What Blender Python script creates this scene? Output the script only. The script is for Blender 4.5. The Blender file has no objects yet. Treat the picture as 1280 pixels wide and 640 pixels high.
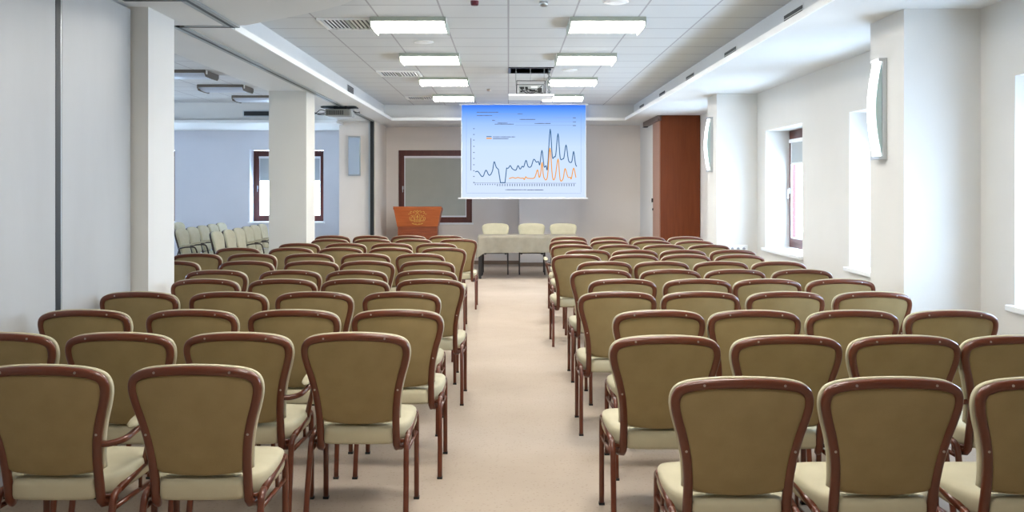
import bpy, bmesh, math, random
from mathutils import Vector, Matrix
random.seed(7)
PI = math.pi
C = bpy.context.scene.collection
F, H, VX, VY = 1180.0, 1.59, 635.5, 235.0          # focal length in px (1280 wide), eye height, vanishing point

# ------------------------------------------------------------------ materials
def mat(name, col, rough=0.6, metal=0.0, spec=0.5, coat=0.0):
    m = bpy.data.materials.new(name); m.use_nodes = True
    b = m.node_tree.nodes['Principled BSDF']
    b.inputs['Base Color'].default_value = (*col, 1)
    b.inputs['Roughness'].default_value = rough
    b.inputs['Metallic'].default_value = metal
    b.inputs['Specular IOR Level'].default_value = spec
    b.inputs['Coat Weight'].default_value = coat
    return m
def nd(m, t, **kw):
    n = m.node_tree.nodes.new(t)
    for k, v in kw.items():
        if k in n.inputs: n.inputs[k].default_value = v
        else: setattr(n, k, v)
    return n
def lk(m, a, b): m.node_tree.links.new(a, b)
def vary(m, c1, c2, scale=5.0, detail=3.0, stretch=(1, 1, 1), bump=0.0, bscale=80.0):
    """noise between two colours, plus a fine bump"""
    b = m.node_tree.nodes['Principled BSDF']
    tc = nd(m, 'ShaderNodeTexCoord'); mp = nd(m, 'ShaderNodeMapping'); mp.inputs['Scale'].default_value = stretch
    lk(m, tc.outputs['Object'], mp.inputs['Vector'])
    n = nd(m, 'ShaderNodeTexNoise'); n.inputs['Scale'].default_value = scale; n.inputs['Detail'].default_value = detail
    lk(m, mp.outputs['Vector'], n.inputs['Vector'])
    r = nd(m, 'ShaderNodeValToRGB'); r.color_ramp.elements[0].position = .3; r.color_ramp.elements[1].position = .7
    r.color_ramp.elements[0].color = (*c1, 1); r.color_ramp.elements[1].color = (*c2, 1)
    lk(m, n.outputs['Fac'], r.inputs['Fac']); lk(m, r.outputs['Color'], b.inputs['Base Color'])
    if bump:
        n2 = nd(m, 'ShaderNodeTexNoise'); n2.inputs['Scale'].default_value = bscale
        lk(m, tc.outputs['Object'], n2.inputs['Vector'])
        bp = nd(m, 'ShaderNodeBump'); bp.inputs['Strength'].default_value = bump; bp.inputs['Distance'].default_value = .002
        lk(m, n2.outputs['Fac'], bp.inputs['Height']); lk(m, bp.outputs['Normal'], b.inputs['Normal'])
    return m
def emis(name, col, s):
    m = bpy.data.materials.new(name); m.use_nodes = True
    t = m.node_tree; t.nodes.clear()
    e = t.nodes.new('ShaderNodeEmission'); e.inputs[0].default_value = (*col, 1); e.inputs[1].default_value = s
    o = t.nodes.new('ShaderNodeOutputMaterial'); t.links.new(e.outputs[0], o.inputs[0]); return m

M = {}
M['wall'] = vary(mat('wall_paint', (.72, .70, .67), .75), (.70, .68, .645), (.74, .72, .685), 1.2, 3, bump=.25, bscale=160)
M['wallblue'] = vary(mat('wall_paint_far', (.68, .68, .74), .75), (.67, .675, .73), (.70, .705, .76), 1.2, 3)
M['wallwarm'] = vary(mat('wall_paint_lamp_tint', (.76, .69, .62), .75), (.75, .68, .61), (.78, .71, .64), 1.2, 3)  # warm cast of the ceiling lamps put into the paint colour
M['wallbeige'] = vary(mat('pillar_paint', (.74, .70, .63), .75), (.64, .61, .55), (.67, .64, .58), 1.2, 3)
M['plaster'] = vary(mat('ceiling_plaster', (.75, .75, .745), .8), (.71, .71, .70), (.75, .75, .74), .7, 2)
M['lip'] = mat('white_gloss_trim', (.86, .86, .84), .5)
M['white'] = mat('white_paint', (.85, .86, .87), .45)
M['wframe'] = vary(mat('mahogany_window_wood', (.10, .022, .016), .35), (.085, .017, .013), (.13, .03, .022), 9, 4, (1, 1, .1))
M['darkwood'] = M['wframe']
M['metal'] = mat('brushed_aluminium', (.55, .58, .60), .35, .8)
M['greymetal'] = mat('grey_powder_coat', (.33, .35, .35), .5)
M['fixture'] = mat('fixture_enamel', (.40, .44, .38), .45)
M['black'] = mat('black_rubber', (.012, .014, .015), .5)
M['blackmetal'] = mat('black_metal', (.02, .018, .018), .35)
M['blind'] = mat('roller_blind_fabric', (.42, .45, .46), .9)
M['blind2'] = vary(mat('closed_blind_fabric', (.45, .46, .40), .9), (.43, .44, .385), (.46, .47, .41), 3, 2)
M['lamp'] = emis('fluorescent_diffuser', (1.0, .96, .89), 27.0)
M['sconce'] = emis('sconce_glass', (.93, .97, 1.0), 5.0)
M['glass_side'] = mat('sconce_glass_edge', (.45, .58, .58), .25)
M['sconce_off'] = mat('sconce_glass_unlit', (.42, .50, .60), .35)
M['unlit'] = mat('diffuser_unlit', (.55, .60, .70), .35)
M['frame'] = mat('chair_frame_lacquer', (.115, .027, .010), .30, 0, .5, .2)
M['framedark'] = mat('chair_frame_dark', (.045, .030, .024), .35)
M['silver'] = mat('screw_steel', (.45, .40, .36), .3, 1)
M['cream'] = vary(mat('cream_upholstery', (.56, .51, .36), .8), (.475, .43, .295), (.515, .47, .325), 12, 3, bump=.3, bscale=400)
M['tan'] = vary(mat('tan_back_fabric_shaded', (.36, .27, .125), .85), (.265, .192, .084), (.305, .224, .103), 10, 5, (1, 1, 1), bump=.5, bscale=420)  # darker than the cream, part of the backs' shade put into the colour
M['cloth'] = vary(mat('table_cloth', (.34, .30, .23), .85), (.25, .22, .165), (.30, .265, .20), 9, 3)
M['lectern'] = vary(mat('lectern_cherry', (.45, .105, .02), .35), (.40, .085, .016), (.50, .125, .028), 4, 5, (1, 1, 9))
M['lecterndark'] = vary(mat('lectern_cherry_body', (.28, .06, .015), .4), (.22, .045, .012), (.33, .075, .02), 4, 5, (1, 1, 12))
M['gold'] = mat('gold_crest', (.66, .40, .10), .35, .6)
M['door'] = vary(mat('cabinet_walnut', (.19, .045, .012), .6, 0, .2), (.135, .030, .007), (.17, .040, .010), 3, 5, (8, 8, .5))
M['doorglare'] = vary(mat('cabinet_side_glare', (.36, .19, .13), .4), (.33, .17, .115), (.39, .21, .145), 3, 5, (8, 8, .5))  # cabinet wood lightened, glare on its side face put into the colour
M['header'] = mat('door_rail_dark', (.13, .075, .06), .4)
M['projgrey'] = mat('projector_grey', (.20, .19, .165), .5)
M['projlight'] = mat('projector_silver', (.45, .47, .47), .4)
M['baseboard'] = mat('baseboard_brown', (.22, .15, .10), .5)
M['socket'] = mat('socket_grey', (.30, .31, .34), .5)
M['unlitframe'] = mat('dull_fixture_frame', (.15, .125, .10), .6)
M['red'] = mat('detector_red', (.13, .015, .03), .4)

# partition panel vinyl: faint vertical streaks
M['panel'] = vary(mat('partition_vinyl', (.60, .60, .60), .42), (.44, .44, .435), (.50, .50, .495), 2.5, 6, (1, 1, .25), bump=.15, bscale=120)

# glass: mostly transmits
g = bpy.data.materials.new('window_glass'); g.use_nodes = True
t = g.node_tree; t.nodes.clear()
a = t.nodes.new('ShaderNodeBsdfTransparent'); b = t.nodes.new('ShaderNodeBsdfGlossy'); b.inputs['Roughness'].default_value = .02
x = t.nodes.new('ShaderNodeMixShader'); x.inputs[0].default_value = .06
o = t.nodes.new('ShaderNodeOutputMaterial')
t.links.new(a.outputs[0], x.inputs[1]); t.links.new(b.outputs[0], x.inputs[2]); t.links.new(x.outputs[0], o.inputs[0])
M['glass'] = g

# tiled ceiling: 0.6 m grid of T-bars, slight tile to tile variation
def tile_mat():
    m = mat('mineral_ceiling_tiles', (.62, .62, .60), .85)
    b = m.node_tree.nodes['Principled BSDF']
    tc = nd(m, 'ShaderNodeTexCoord'); sp = nd(m, 'ShaderNodeSeparateXYZ'); lk(m, tc.outputs['Object'], sp.inputs[0])
    def line(out, off, w):
        ad = nd(m, 'ShaderNodeMath', operation='ADD'); ad.inputs[1].default_value = off; lk(m, out, ad.inputs[0])
        md = nd(m, 'ShaderNodeMath', operation='FLOORED_MODULO'); md.inputs[1].default_value = .6; lk(m, ad.outputs[0], md.inputs[0])
        lt = nd(m, 'ShaderNodeMath', operation='LESS_THAN'); lt.inputs[1].default_value = w; lk(m, md.outputs[0], lt.inputs[0])
        return lt.outputs[0]
    lx = line(sp.outputs['X'], 60.008, .016); ly = line(sp.outputs['Y'], 60.0 + .258, .022)
    mx = nd(m, 'ShaderNodeMath', operation='MAXIMUM'); lk(m, lx, mx.inputs[0]); lk(m, ly, mx.inputs[1])
    n = nd(m, 'ShaderNodeTexNoise'); n.inputs['Scale'].default_value = 1.3; lk(m, tc.outputs['Object'], n.inputs['Vector'])
    r = nd(m, 'ShaderNodeValToRGB'); r.color_ramp.elements[0].color = (.62, .63, .635, 1); r.color_ramp.elements[1].color = (.67, .68, .685, 1)
    lk(m, n.outputs['Fac'], r.inputs['Fac'])
    mc = nd(m, 'ShaderNodeMix', data_type='RGBA'); lk(m, mx.outputs[0], mc.inputs[0]); lk(m, r.outputs['Color'], mc.inputs[6])
    mc.inputs[7].default_value = (.40, .39, .41, 1)
    lk(m, mc.outputs[2], b.inputs['Base Color']); return m
M['tiles'] = tile_mat()

def carpet_mat():
    m = mat('beige_carpet', (.55, .46, .37), .95, 0, .15)
    b = m.node_tree.nodes['Principled BSDF']
    tc = nd(m, 'ShaderNodeTexCoord')
    big = nd(m, 'ShaderNodeTexNoise'); big.inputs['Scale'].default_value = 1.1; big.inputs['Detail'].default_value = 4
    lk(m, tc.outputs['Object'], big.inputs['Vector'])
    r1 = nd(m, 'ShaderNodeValToRGB'); r1.color_ramp.elements[0].position = .3; r1.color_ramp.elements[1].position = .72
    r1.color_ramp.elements[0].color = (.42, .345, .275, 1); r1.color_ramp.elements[1].color = (.49, .41, .335, 1)
    lk(m, big.outputs['Fac'], r1.inputs['Fac'])
    vo = nd(m, 'ShaderNodeTexVoronoi'); vo.inputs['Scale'].default_value = 42; vo.inputs['Randomness'].default_value = .8
    lk(m, tc.outputs['Object'], vo.inputs['Vector'])
    r2 = nd(m, 'ShaderNodeValToRGB'); r2.color_ramp.elements[0].position = .10; r2.color_ramp.elements[1].position = .32
    r2.color_ramp.elements[0].color = (.84, .82, .80, 1); r2.color_ramp.elements[1].color = (1, 1, 1, 1)
    lk(m, vo.outputs['Distance'], r2.inputs['Fac'])
    mu = nd(m, 'ShaderNodeMix', data_type='RGBA', blend_type='MULTIPLY'); mu.inputs[0].default_value = 1
    lk(m, r1.outputs['Color'], mu.inputs[6]); lk(m, r2.outputs['Color'], mu.inputs[7])
    lk(m, mu.outputs[2], b.inputs['Base Color'])
    n2 = nd(m, 'ShaderNodeTexNoise'); n2.inputs['Scale'].default_value = 260; lk(m, tc.outputs['Object'], n2.inputs['Vector'])
    bp = nd(m, 'ShaderNodeBump'); bp.inputs['Strength'].default_value = .5; bp.inputs['Distance'].default_value = .003
    lk(m, n2.outputs['Fac'], bp.inputs['Height']); lk(m, bp.outputs['Normal'], b.inputs['Normal'])
    return m
M['carpet'] = carpet_mat()

# ------------------------------------------------------------------ mesh helpers
def obj(name, bm, m, parent=None, smooth=False, recalc=True):
    if recalc: bmesh.ops.recalc_face_normals(bm, faces=bm.faces)
    me = bpy.data.meshes.new(name); bm.to_mesh(me); bm.free()
    if smooth:
        for p in me.polygons: p.use_smooth = True
    me.materials.append(M[m] if isinstance(m, str) else m)
    o = bpy.data.objects.new(name, me); C.objects.link(o)
    if parent: o.parent = parent
    return o
def thing(name, label, cat, loc=(0, 0, 0), rz=0, group=None, kind=None):
    o = bpy.data.objects.new(name, None); C.objects.link(o)
    o.location = loc; o.rotation_euler = (0, 0, rz); o.empty_display_size = .2
    if label: o['label'] = label
    if cat: o['category'] = cat
    if group: o['group'] = group
    if kind: o['kind'] = kind
    return o
def tag(o, label, cat, group=None):
    o['label'] = label; o['category'] = cat
    if group: o['group'] = group
    return o
def struct(name, bm, m, label=None):
    o = obj(name, bm, m); o['kind'] = 'structure'
    if label: o['label'] = label
    return o
def box(bm, x0, x1, y0, y1, z0, z1, bev=0.0):
    r = bmesh.ops.create_cube(bm, size=1)
    for v in r['verts']:
        v.co = Vector(((x0 + x1) / 2 + v.co.x * (x1 - x0), (y0 + y1) / 2 + v.co.y * (y1 - y0), (z0 + z1) / 2 + v.co.z * (z1 - z0)))
    if bev:
        es = list({e for v in r['verts'] for e in v.link_edges})
        bmesh.ops.bevel(bm, geom=es, offset=bev, segments=2, affect='EDGES', profile=.5)
    return bm
def B(*a, bev=0.0): return box(bmesh.new(), *a, bev=bev)
def catmull(pts, n=6):
    P = [Vector(p) for p in pts]; out = []
    Q = [2 * P[0] - P[1]] + P + [2 * P[-1] - P[-2]]
    for i in range(1, len(Q) - 2):
        p0, p1, p2, p3 = Q[i - 1:i + 3]
        for k in range(n):
            t = k / n
            out.append(.5 * ((2 * p1) + (-p0 + p2) * t + (2 * p0 - 5 * p1 + 4 * p2 - p3) * t * t + (-p0 + 3 * p1 - 3 * p2 + p3) * t ** 3))
    out.append(P[-1]); return out
def tube(bm, pts, ra, rb=None, sides=8, ref=(0, 1, 0), power=2.0):
    """sweep a rounded section; rb is the half size along ref, ra across it"""
    rb = rb or ra; rings = []
    P = [Vector(p) for p in pts]
    for i, p in enumerate(P):
        t = (P[min(i + 1, len(P) - 1)] - P[max(i - 1, 0)]).normalized()
        rf = Vector(ref); v = rf - t * rf.dot(t)
        if v.length < .05: v = Vector((1, 0, 0)) - t * t.x
        v.normalize(); u = t.cross(v).normalized(); ring = []
        for k in range(sides):
            a = 2 * PI * (k + .5) / sides; c, s = math.cos(a), math.sin(a)
            c = math.copysign(abs(c) ** (2 / power), c); s = math.copysign(abs(s) ** (2 / power), s)
            ring.append(bm.verts.new(p + u * (ra * c) + v * (rb * s)))
        rings.append(ring)
    for a, b in zip(rings, rings[1:]):
        for k in range(sides): bm.faces.new((a[k], a[(k + 1) % sides], b[(k + 1) % sides], b[k]))
    bm.faces.new(rings[0][::-1]); bm.faces.new(rings[-1])
    return bm
def rings_mesh(bm, rings, cap0=True, cap1=True):
    R = [[bm.verts.new(p) for p in r] for r in rings]; n = len(R[0])
    for a, b in zip(R, R[1:]):
        for k in range(n): bm.faces.new((a[k], a[(k + 1) % n], b[(k + 1) % n], b[k]))
    if cap0: bm.faces.new(R[0][::-1])
    if cap1: bm.faces.new(R[-1])
    return bm
def cyl(bm, p, r, h, axis='Z', seg=20):
    ret = bmesh.ops.create_cone(bm, cap_ends=True, segments=seg, radius1=r, radius2=r, depth=h)
    rot = Matrix.Identity(3)
    if axis == 'Y': rot = Matrix.Rotation(PI / 2, 3, 'X')
    if axis == 'X': rot = Matrix.Rotation(PI / 2, 3, 'Y')
    for v in ret['verts']: v.co = rot @ v.co + Vector(p)
    return bm
def prism(bm, poly, z0, z1):
    a = [bm.verts.new((x, y, z0)) for x, y in poly]; b = [bm.verts.new((x, y, z1)) for x, y in poly]; n = len(poly)
    bm.faces.new(a[::-1]); bm.faces.new(b)
    for k in range(n): bm.faces.new((a[k], a[(k + 1) % n], b[(k + 1) % n], b[k]))
    return bm

# ------------------------------------------------------------------ the room
ZC, ZS, ZL = 3.17, 2.865, 2.915
struct('floor', B(-9.6, 3.8, -1.5, 20.4, -.12, 0), 'carpet', 'beige patterned carpet')

bm = bmesh.new()                                    # tiled ceiling with the opening of the projector lift
hx0, hx1, hy0, hy1 = .02, .575, 12.36, 12.92
for r in ((-2.45, hx0, -1.5, 18.05), (hx1, 2.45, -1.5, 18.05), (hx0, hx1, -1.5, hy0), (hx0, hx1, hy1, 18.05)): box(bm, *r, ZC, ZC + .05)
struct('ceiling', bm, 'tiles', 'suspended ceiling of square white mineral tiles')
struct('ceiling_far_room', B(-9.6, -3.1, -1.5, 17.55, ZC, ZC + .05), 'tiles', 'tiled ceiling of the adjoining room')
# plaster soffits
bm = B(-3.16, -2.21, -1.5, 17.8, ZS, ZL); box(bm, -3.05, -2.37, -1.5, 18.0, ZL, ZC + .05)
struct('ceiling_soffit_left', bm, 'plaster', 'plaster soffit along the folding partition')
arc = [(-2.21, 7.60), (-2.06, 7.585), (-2.06, 7.42), (-1.88, 7.27), (-1.62, 7.05), (-1.38, 6.83), (-1.15, 6.58), (-1.00, 6.32), (-.93, 5.9), (-.93, 5.2), (-1.1, 4.5), (-1.45, 4.0), (-2.21, 3.6)]
arc2 = [(-2.2, 7.43)] + arc[2:-1] + [(-2.2, 3.6)]
bm = prism(bmesh.new(), arc2[::-1], ZS + .004, ZC + .02)
struct('ceiling_bulkhead', bm, 'plaster', 'curved plaster bulkhead dropping from the tiled ceiling')
bm = B(2.21, 3.80, -1.5, 17.8, ZS, ZL); box(bm, 2.39, 3.80, -1.5, 18.0, ZL, ZC + .05)
struct('ceiling_soffit_right', bm, 'plaster', 'plaster soffit over the window side')
bm = B(-2.65, 3.80, 17.8, 20.1, ZS, ZL); box(bm, -2.65, 3.80, 17.98, 20.1, ZL, ZC + .05)
struct('ceiling_soffit_back', bm, 'plaster', 'plaster soffit in front of the back wall')
# thin white lips along the soffit edges
def lip(n, *a): struct('trim_%d' % n, B(*a), 'lip', 'white edge of the plaster soffit')
lip(1, -2.214, -2.200, 7.60, 17.80, ZS - .002, ZL + .003)
lip(2, 2.200, 2.214, -1.5, 17.80, ZS - .002, ZL + .003)
lip(3, -2.214, 2.214, 17.785, 17.802, ZS - .002, ZL + .003)
bm = B(-9.6, -3.16, 17.38, 20.1, 2.79, 2.838); struct('trim_4', bm, 'lip', 'white edge of the far room soffit')
struct('ceiling_soffit_far_room', B(-9.6, -2.65, 17.5, 20.1, 2.836, ZC + .05), 'wall', 'plaster soffit of the adjoining room')

# right wall with window openings
XW, XF, ZB, ZT = 3.36, 3.67, .80, 2.335
wins = [(1.69, 3.23), (4.72, 6.26), (7.76, 9.30), (10.79, 12.33), (13.82, 15.36)]
bm = bmesh.new(); y = -1.5
for a, b_ in wins:
    box(bm, XW, XW + .42, y, a, 0, ZS + .03); box(bm, XW, XW + .42, a, b_, 0, ZB); box(bm, XW, XW + .42, a, b_, ZT, ZS + .03); y = b_
box(bm, XW, XW + .42, y, 20.1, 0, ZS + .03)
struct('wall_right', bm, 'wall', 'white wall with deep window openings')
for i, (a, b_) in enumerate(((6.717, 7.34), (12.75, 13.34)), 1):
    struct('column_right_%d' % i, B(2.815, XW + .01, a, b_, 0, ZS + .01), 'wall', 'white pillar carrying a wall light')
struct('column_left_1', B(-3.10, -2.535, 6.645, 7.16, 0, ZS + .01), 'wall', 'square pillar at the end of the partition')
struct('column_left_2', B(-3.147, -2.655, 12.40, 12.94, 0, ZS + .01), 'wallbeige', 'square beige pillar between the two rooms')
# back walls
YB = 19.7
def wall_y(name, x0, x1, y0, y1, holes, m, label):
    bm = bmesh.new(); x = x0
    for a, b_, zb, zt in holes:
        box(bm, x, a, y0, y1, 0, ZS + .03); box(bm, a, b_, y0, y1, 0, zb); box(bm, a, b_, y0, y1, zt, ZS + .03); x = b_
    box(bm, x, x1, y0, y1, 0, ZS + .03); return struct(name, bm, m, label)
wall_y('wall_back', -2.62, .22, YB, YB + .4, [(-2.30, -.76, .86, 2.38)], 'wallwarm', 'back wall behind the lectern and screen')
struct('wall_back_right', B(.22, 3.8, 19.2, 20.1, 0, ZS + .01), 'wallwarm', 'slightly projecting back wall')
struct('wall_side_pocket', B(2.68, XW + .01, 17.32, 19.25, 0, ZS + .01), 'wall', 'short white wall behind the wooden cabinet')
struct('wall_pier', B(-3.235, -2.55, 18.05, YB + .4, 0, ZS + .01), 'wallwarm', 'wall pier between the rooms with an unlit wall light')
wall_y('wall_back_far_room', -9.6, -3.2, YB, YB + .4, [(-8.50, -6.96, .88, 2.39), (-5.40, -3.86, .88, 2.39)], 'wallblue', 'bluish wall of the adjoining room')
fill_wins = [(6.0, 7.5), (9.0, 10.5), (12.0, 13.5), (15.0, 16.5)]  # unseen windows, added to bring bluish daylight into the adjoining room
bm = bmesh.new(); y = -1.5
for a, b_ in fill_wins:
    box(bm, -9.9, -9.5, y, a, 0, 3.3); box(bm, -9.9, -9.5, a, b_, 0, .88); box(bm, -9.9, -9.5, a, b_, 2.39, 3.3); y = b_
box(bm, -9.9, -9.5, y, 20.1, 0, 3.3)
struct('wall_left', bm, 'wallblue', 'side wall of the adjoining room')
struct('wall_front', B(-9.6, 3.8, -1.6, -1.4, 0, 3.3), 'wall', 'wall behind the viewer')
# baseboards
struct('baseboard_back', B(-2.54, .22, YB - .018, YB, 0, .075), 'baseboard')
struct('baseboard_back_right', B(.205, 2.68, 19.182, 19.2, 0, .075), 'baseboard')
struct('baseboard_right', B(XW - .016, XW, 7.34, 12.75, 0, .075), 'baseboard')
struct('baseboard_far_room', B(-9.5, -3.24, YB - .018, YB, 0, .075), 'baseboard')
# end channel of the partition on the pier
bm = B(-2.625, -2.565, 17.93, 18.05, 0, ZS); struct('trim_5', bm, 'black', 'black channel receiving the folding partition')
struct('trim_6', B(-2.66, -2.625, 17.96, 18.05, 0, ZS), 'metal', 'aluminium edge beside the black channel')

# windows -----------------------------------------------------------
def make_window(n, loc, rz, w, z0, z1, blind_to, bm_blind='blind', handle=True):
    """frame in the local XZ plane, room side at -Y"""
    r = thing('window_%d' % n, 'mahogany framed window', None, loc, rz, kind='structure')
    h = w / 2; fw, sw = .065, .055
    bm = bmesh.new()
    for q in ((-h, -h + fw, z0, z1), (h - fw, h, z0, z1), (-h + fw, h - fw, z1 - fw, z1), (-h + fw, h - fw, z0, z0 + fw)): box(bm, q[0], q[1], 0, .07, q[2], q[3])
    obj('window_frame', bm, 'wframe', r)
    a, c0, c1 = h - fw, z0 + fw, z1 - fw
    bm = bmesh.new()
    for q in ((-a, -a + sw, c0, c1), (a - sw, a, c0, c1), (-a + sw, a - sw, c1 - sw, c1), (-a + sw, a - sw, c0, c0 + sw)): box(bm, q[0], q[1], -.018, .05, q[2], q[3])
    sash = obj('sash', bm, 'wframe', r)
    obj('pane', B(-a + sw, a - sw, .02, .026, c0 + sw, c1 - sw), 'glass', sash)
    bm = bmesh.new(); ia, i0, i1 = a - sw, c0 + sw, c1 - sw; gw = .018
    for q in ((-ia, -ia + gw, i0, i1), (ia - gw, ia, i0, i1), (-ia + gw, ia - gw, i0, i0 + gw)): box(bm, q[0], q[1], -.016, -.002, q[2], q[3])
    box(bm, -ia, ia, -.045, -.002, i1 - .045, i1)
    bl = obj('blind_cassette', bm, 'white', r)
    obj('blind', B(-ia + gw, ia - gw, -.012, -.009, blind_to, i1 - .045), bm_blind, bl)
    obj('blind_bar', B(-ia + gw, ia - gw, -.018, -.004, blind_to - .02, blind_to), 'white', bl)
    bm = B(-a + .012, -a + .038, -.03, -.018, (z0 + z1) / 2 - .06, (z0 + z1) / 2 + .01); box(bm, -a + .018, -a + .030, -.05, -.03, (z0 + z1) / 2 - .012, (z0 + z1) / 2); box(bm, -a + .018, -a + .030, -.05, -.04, (z0 + z1) / 2 - .12, (z0 + z1) / 2)
    obj('handle', bm, 'metal', r)
    return r
k = 1
for a, b_ in wins:
    r = make_window(k, (XF, (a + b_) / 2, 0), -PI / 2, b_ - a, ZB + .02, ZT, .96 if a < 2 else 1.915)  # blind of the unseen nearest window lowered to cut blue light on the chairs
    s = obj('sill', B(-(b_ - a) / 2 - .04, (b_ - a) / 2 + .04, -(XF - XW) - .05, -(XF - XW), ZB - .028, ZB + .012, bev=.006), 'white', r)
    s2 = obj('sill_board', B(-(b_ - a) / 2, (b_ - a) / 2, -(XF - XW) - .001, .0, ZB - .005, ZB + .012), 'white', r)
    k += 1
for cx, bt, bmx, z0 in ((-1.53, .93, 'blind2', .86), (-4.63, 1.76, 'blind', .88), (-7.73, 1.76, 'blind', .88)):
    d = .09 if cx > -2 else .32
    r = make_window(k, (cx, YB + d, 0), 0, 1.54, z0, 2.38, 1.01 if cx > -2 else bt, bmx)
    obj('sill', B(-.80, .80, -d - .04, 0, z0 - .03, z0 + .004), 'white', r)
    k += 1

for a, b_ in fill_wins:
    make_window(k, (-9.75, (a + b_) / 2, 0), PI / 2, 1.5, .88, 2.39, 2.15); k += 1  # out of view, added only for their daylight

# ------------------------------------------------------------------ partition, tracks
for i, y1 in enumerate((6.625, 5.525, 4.425, 3.325, 2.225, 1.125, .025)):
    lab = ['tall grey-white partition panel butting against the square pillar', 'tall grey-white partition panel at the picture edge, with the black joint at its far side'][i] if i < 2 else 'tall grey-white partition panel outside the picture beside the viewer'
    p = thing('partition_panel', lab, 'room divider', (-2.65, y1, 0), 0, 'folding partition panels')
    obj('face_board', B(-.10, 0, -1.02, 0, .015, ZS - .02, bev=.004), 'panel', p)
    obj('edge_profile', B(-.095, -.003, -1.034, -1.021, .015, ZS - .02), 'metal', p)
    obj('joint_seal', B(-.09, -.001, -1.095, -1.035, .015, ZS - .02), 'black', p)
tr = thing('partition_track', 'black and grey ceiling track of the folding partition, kinked beside the pillar', 'ceiling track')
for (x0, x1, y0, y1) in ((-2.625, -2.565, 7.41, 17.93), (-2.20, -2.14, -1.4, 7.46)):
    xm = (x0 + x1) / 2
    bm = B(x0 - .02, xm - .014, y0, y1, ZS - .010, ZS + .006); box(bm, xm + .014, x1 + .02, y0, y1, ZS - .010, ZS + .006)
    obj('rail_flange', bm, 'greymetal', tr)
    obj('rail_slot', B(xm - .014, xm + .014, y0, y1, ZS - .011, ZS + .002), 'black', tr)
for (y0, y1) in ((7.41, 7.46), (6.34, 6.40)):
    obj('cross_rail', B(-2.60, -2.20, y0, y0 + .012, ZS - .010, ZS + .006), 'metal', tr)
    obj('cross_slot', B(-2.60, -2.17, y0 + .012, y1 - .005, ZS - .011, ZS + .002), 'black', tr)

# ------------------------------------------------------------------ ceiling lights
def make_light(label, x, y0, on=True, group='ceiling lights of the main room'):
    r = thing('ceiling_light', label, 'ceiling light', (x, y0, ZC), 0, group)
    w = .345
    bm = bmesh.new()
    for q in ((-w, w, 0, .02), (-w, w, .58, .60), (-w, -w + .02, .02, .58), (w - .02, w, .02, .58)): box(bm, q[0], q[1], q[2], q[3], -.040, 0)
    obj('housing', bm, 'fixture' if on else 'unlitframe', r)
    for s in (-1, 1):
        bm = bmesh.new(); pr = [(.0, -.002), (.0, -.05), (.05, -.088), (.30, -.094), (.55, -.088), (.60, -.05), (.60, -.002)]
        rings_mesh(bm, [[(s * (w - .004), y_, z_) for y_, z_ in pr], [(s * (w + .006), y_, z_) for y_, z_ in pr]]); obj('end_plate', bm, 'fixture' if on else 'unlitframe', r)
    bm = bmesh.new(); rr = []                        # bowed diffuser
    for j in range(9):
        u = j / 8; yy = .02 + .56 * u; zz = -.036 - .048 * (1 - abs(2 * u - 1) ** 3.5)
        rr.append([(-w + .012, yy, zz), (w - .012, yy, zz)])
    V = [[bm.verts.new(p) for p in q] for q in rr]
    T = [[bm.verts.new((p[0], p[1], -.03)) for p in q] for q in rr]
    for j in range(8):
        bm.faces.new((V[j][0], V[j][1], V[j + 1][1], V[j + 1][0])); bm.faces.new((T[j][0], T[j + 1][0], T[j + 1][1], T[j][1]))
        for s in (0, 1): bm.faces.new((V[j][s], V[j + 1][s], T[j + 1][s], T[j][s]))
    bm.faces.new((V[0][0], T[0][0], T[0][1], V[0][1])); bm.faces.new((V[8][0], V[8][1], T[8][1], T[8][0]))
    obj('diffuser', bm, 'lamp' if on else 'unlit', r)
    for s in (-1, 1):
        obj('clip', B(s * w - .012, s * w + .012, .03, .09, -.055, -.002, bev=.003), 'lip', r)
    return r
order = ['nearest', 'second', 'third', 'farthest']
for j, y0 in enumerate((8.70, 11.04, 13.45, 15.90)):
    make_light('glowing ceiling light, %s in the row left of the projector screen axis' % order[j], -.93, y0)
    make_light('glowing ceiling light, %s in the row over the right chair block' % order[j], .92, y0)
make_light('glowing ceiling light out of view above the viewer, over the aisle side', .92, 6.3)
for x_, w_ in ((-.45, 'left'), (.92, 'right')): make_light('glowing ceiling light out of view straight above the nearest chairs, %s one' % w_, x_, 3.7)
make_light('added unseen ceiling light warming the nearest chair backs', .0, 1.4)  # unseen lamp added to warm the backs of the near chairs
for j, (x, y0) in enumerate(((-4.40, 12.6), (-4.40, 14.4), (-4.37, 16.1))):
    make_light('unlit ceiling light of the adjoining room, %s of three' % ['nearest', 'middle', 'farthest'][j], x, y0, False, 'unlit ceiling lights of the adjoining room')

# ceiling diffusers
def make_diffuser(label, y0):
    r = thing('ceiling_diffuser', label, 'air vent', (-1.5, y0, ZC), 0, 'square air diffusers')
    bm = bmesh.new()
    for q in ((-.285, .285, 0, .03), (-.285, .285, .54, .57), (-.285, -.255, .03, .54), (.255, .285, .03, .54)): box(bm, *q, -.018, .0)
    obj('frame', bm, 'lip', r)
    obj('backing', B(-.256, .256, .03, .54, -.004, 0), 'black', r)
    obj('centre_plate', B(-.03, .0, .03, .54, -.016, -.006), 'fixture', r)
    for quad in range(2):                            # slats in two directions
        bm = bmesh.new()
        for j in range(6):
            xx = -.24 + j * .037 if quad == 0 else .02 + j * .041
            v = [bm.verts.new(p) for p in ((xx, .035, -.016), (xx + (.010 if quad else -.010), .035, -.004), (xx + (.010 if quad else -.010), .535, -.004), (xx, .535, -.016))]
            bm.faces.new(v)
            box(bm, xx - .003, xx + .003, .035, .535, -.017, -.005)
        obj('slat_set', bm, 'lip', r)
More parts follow.
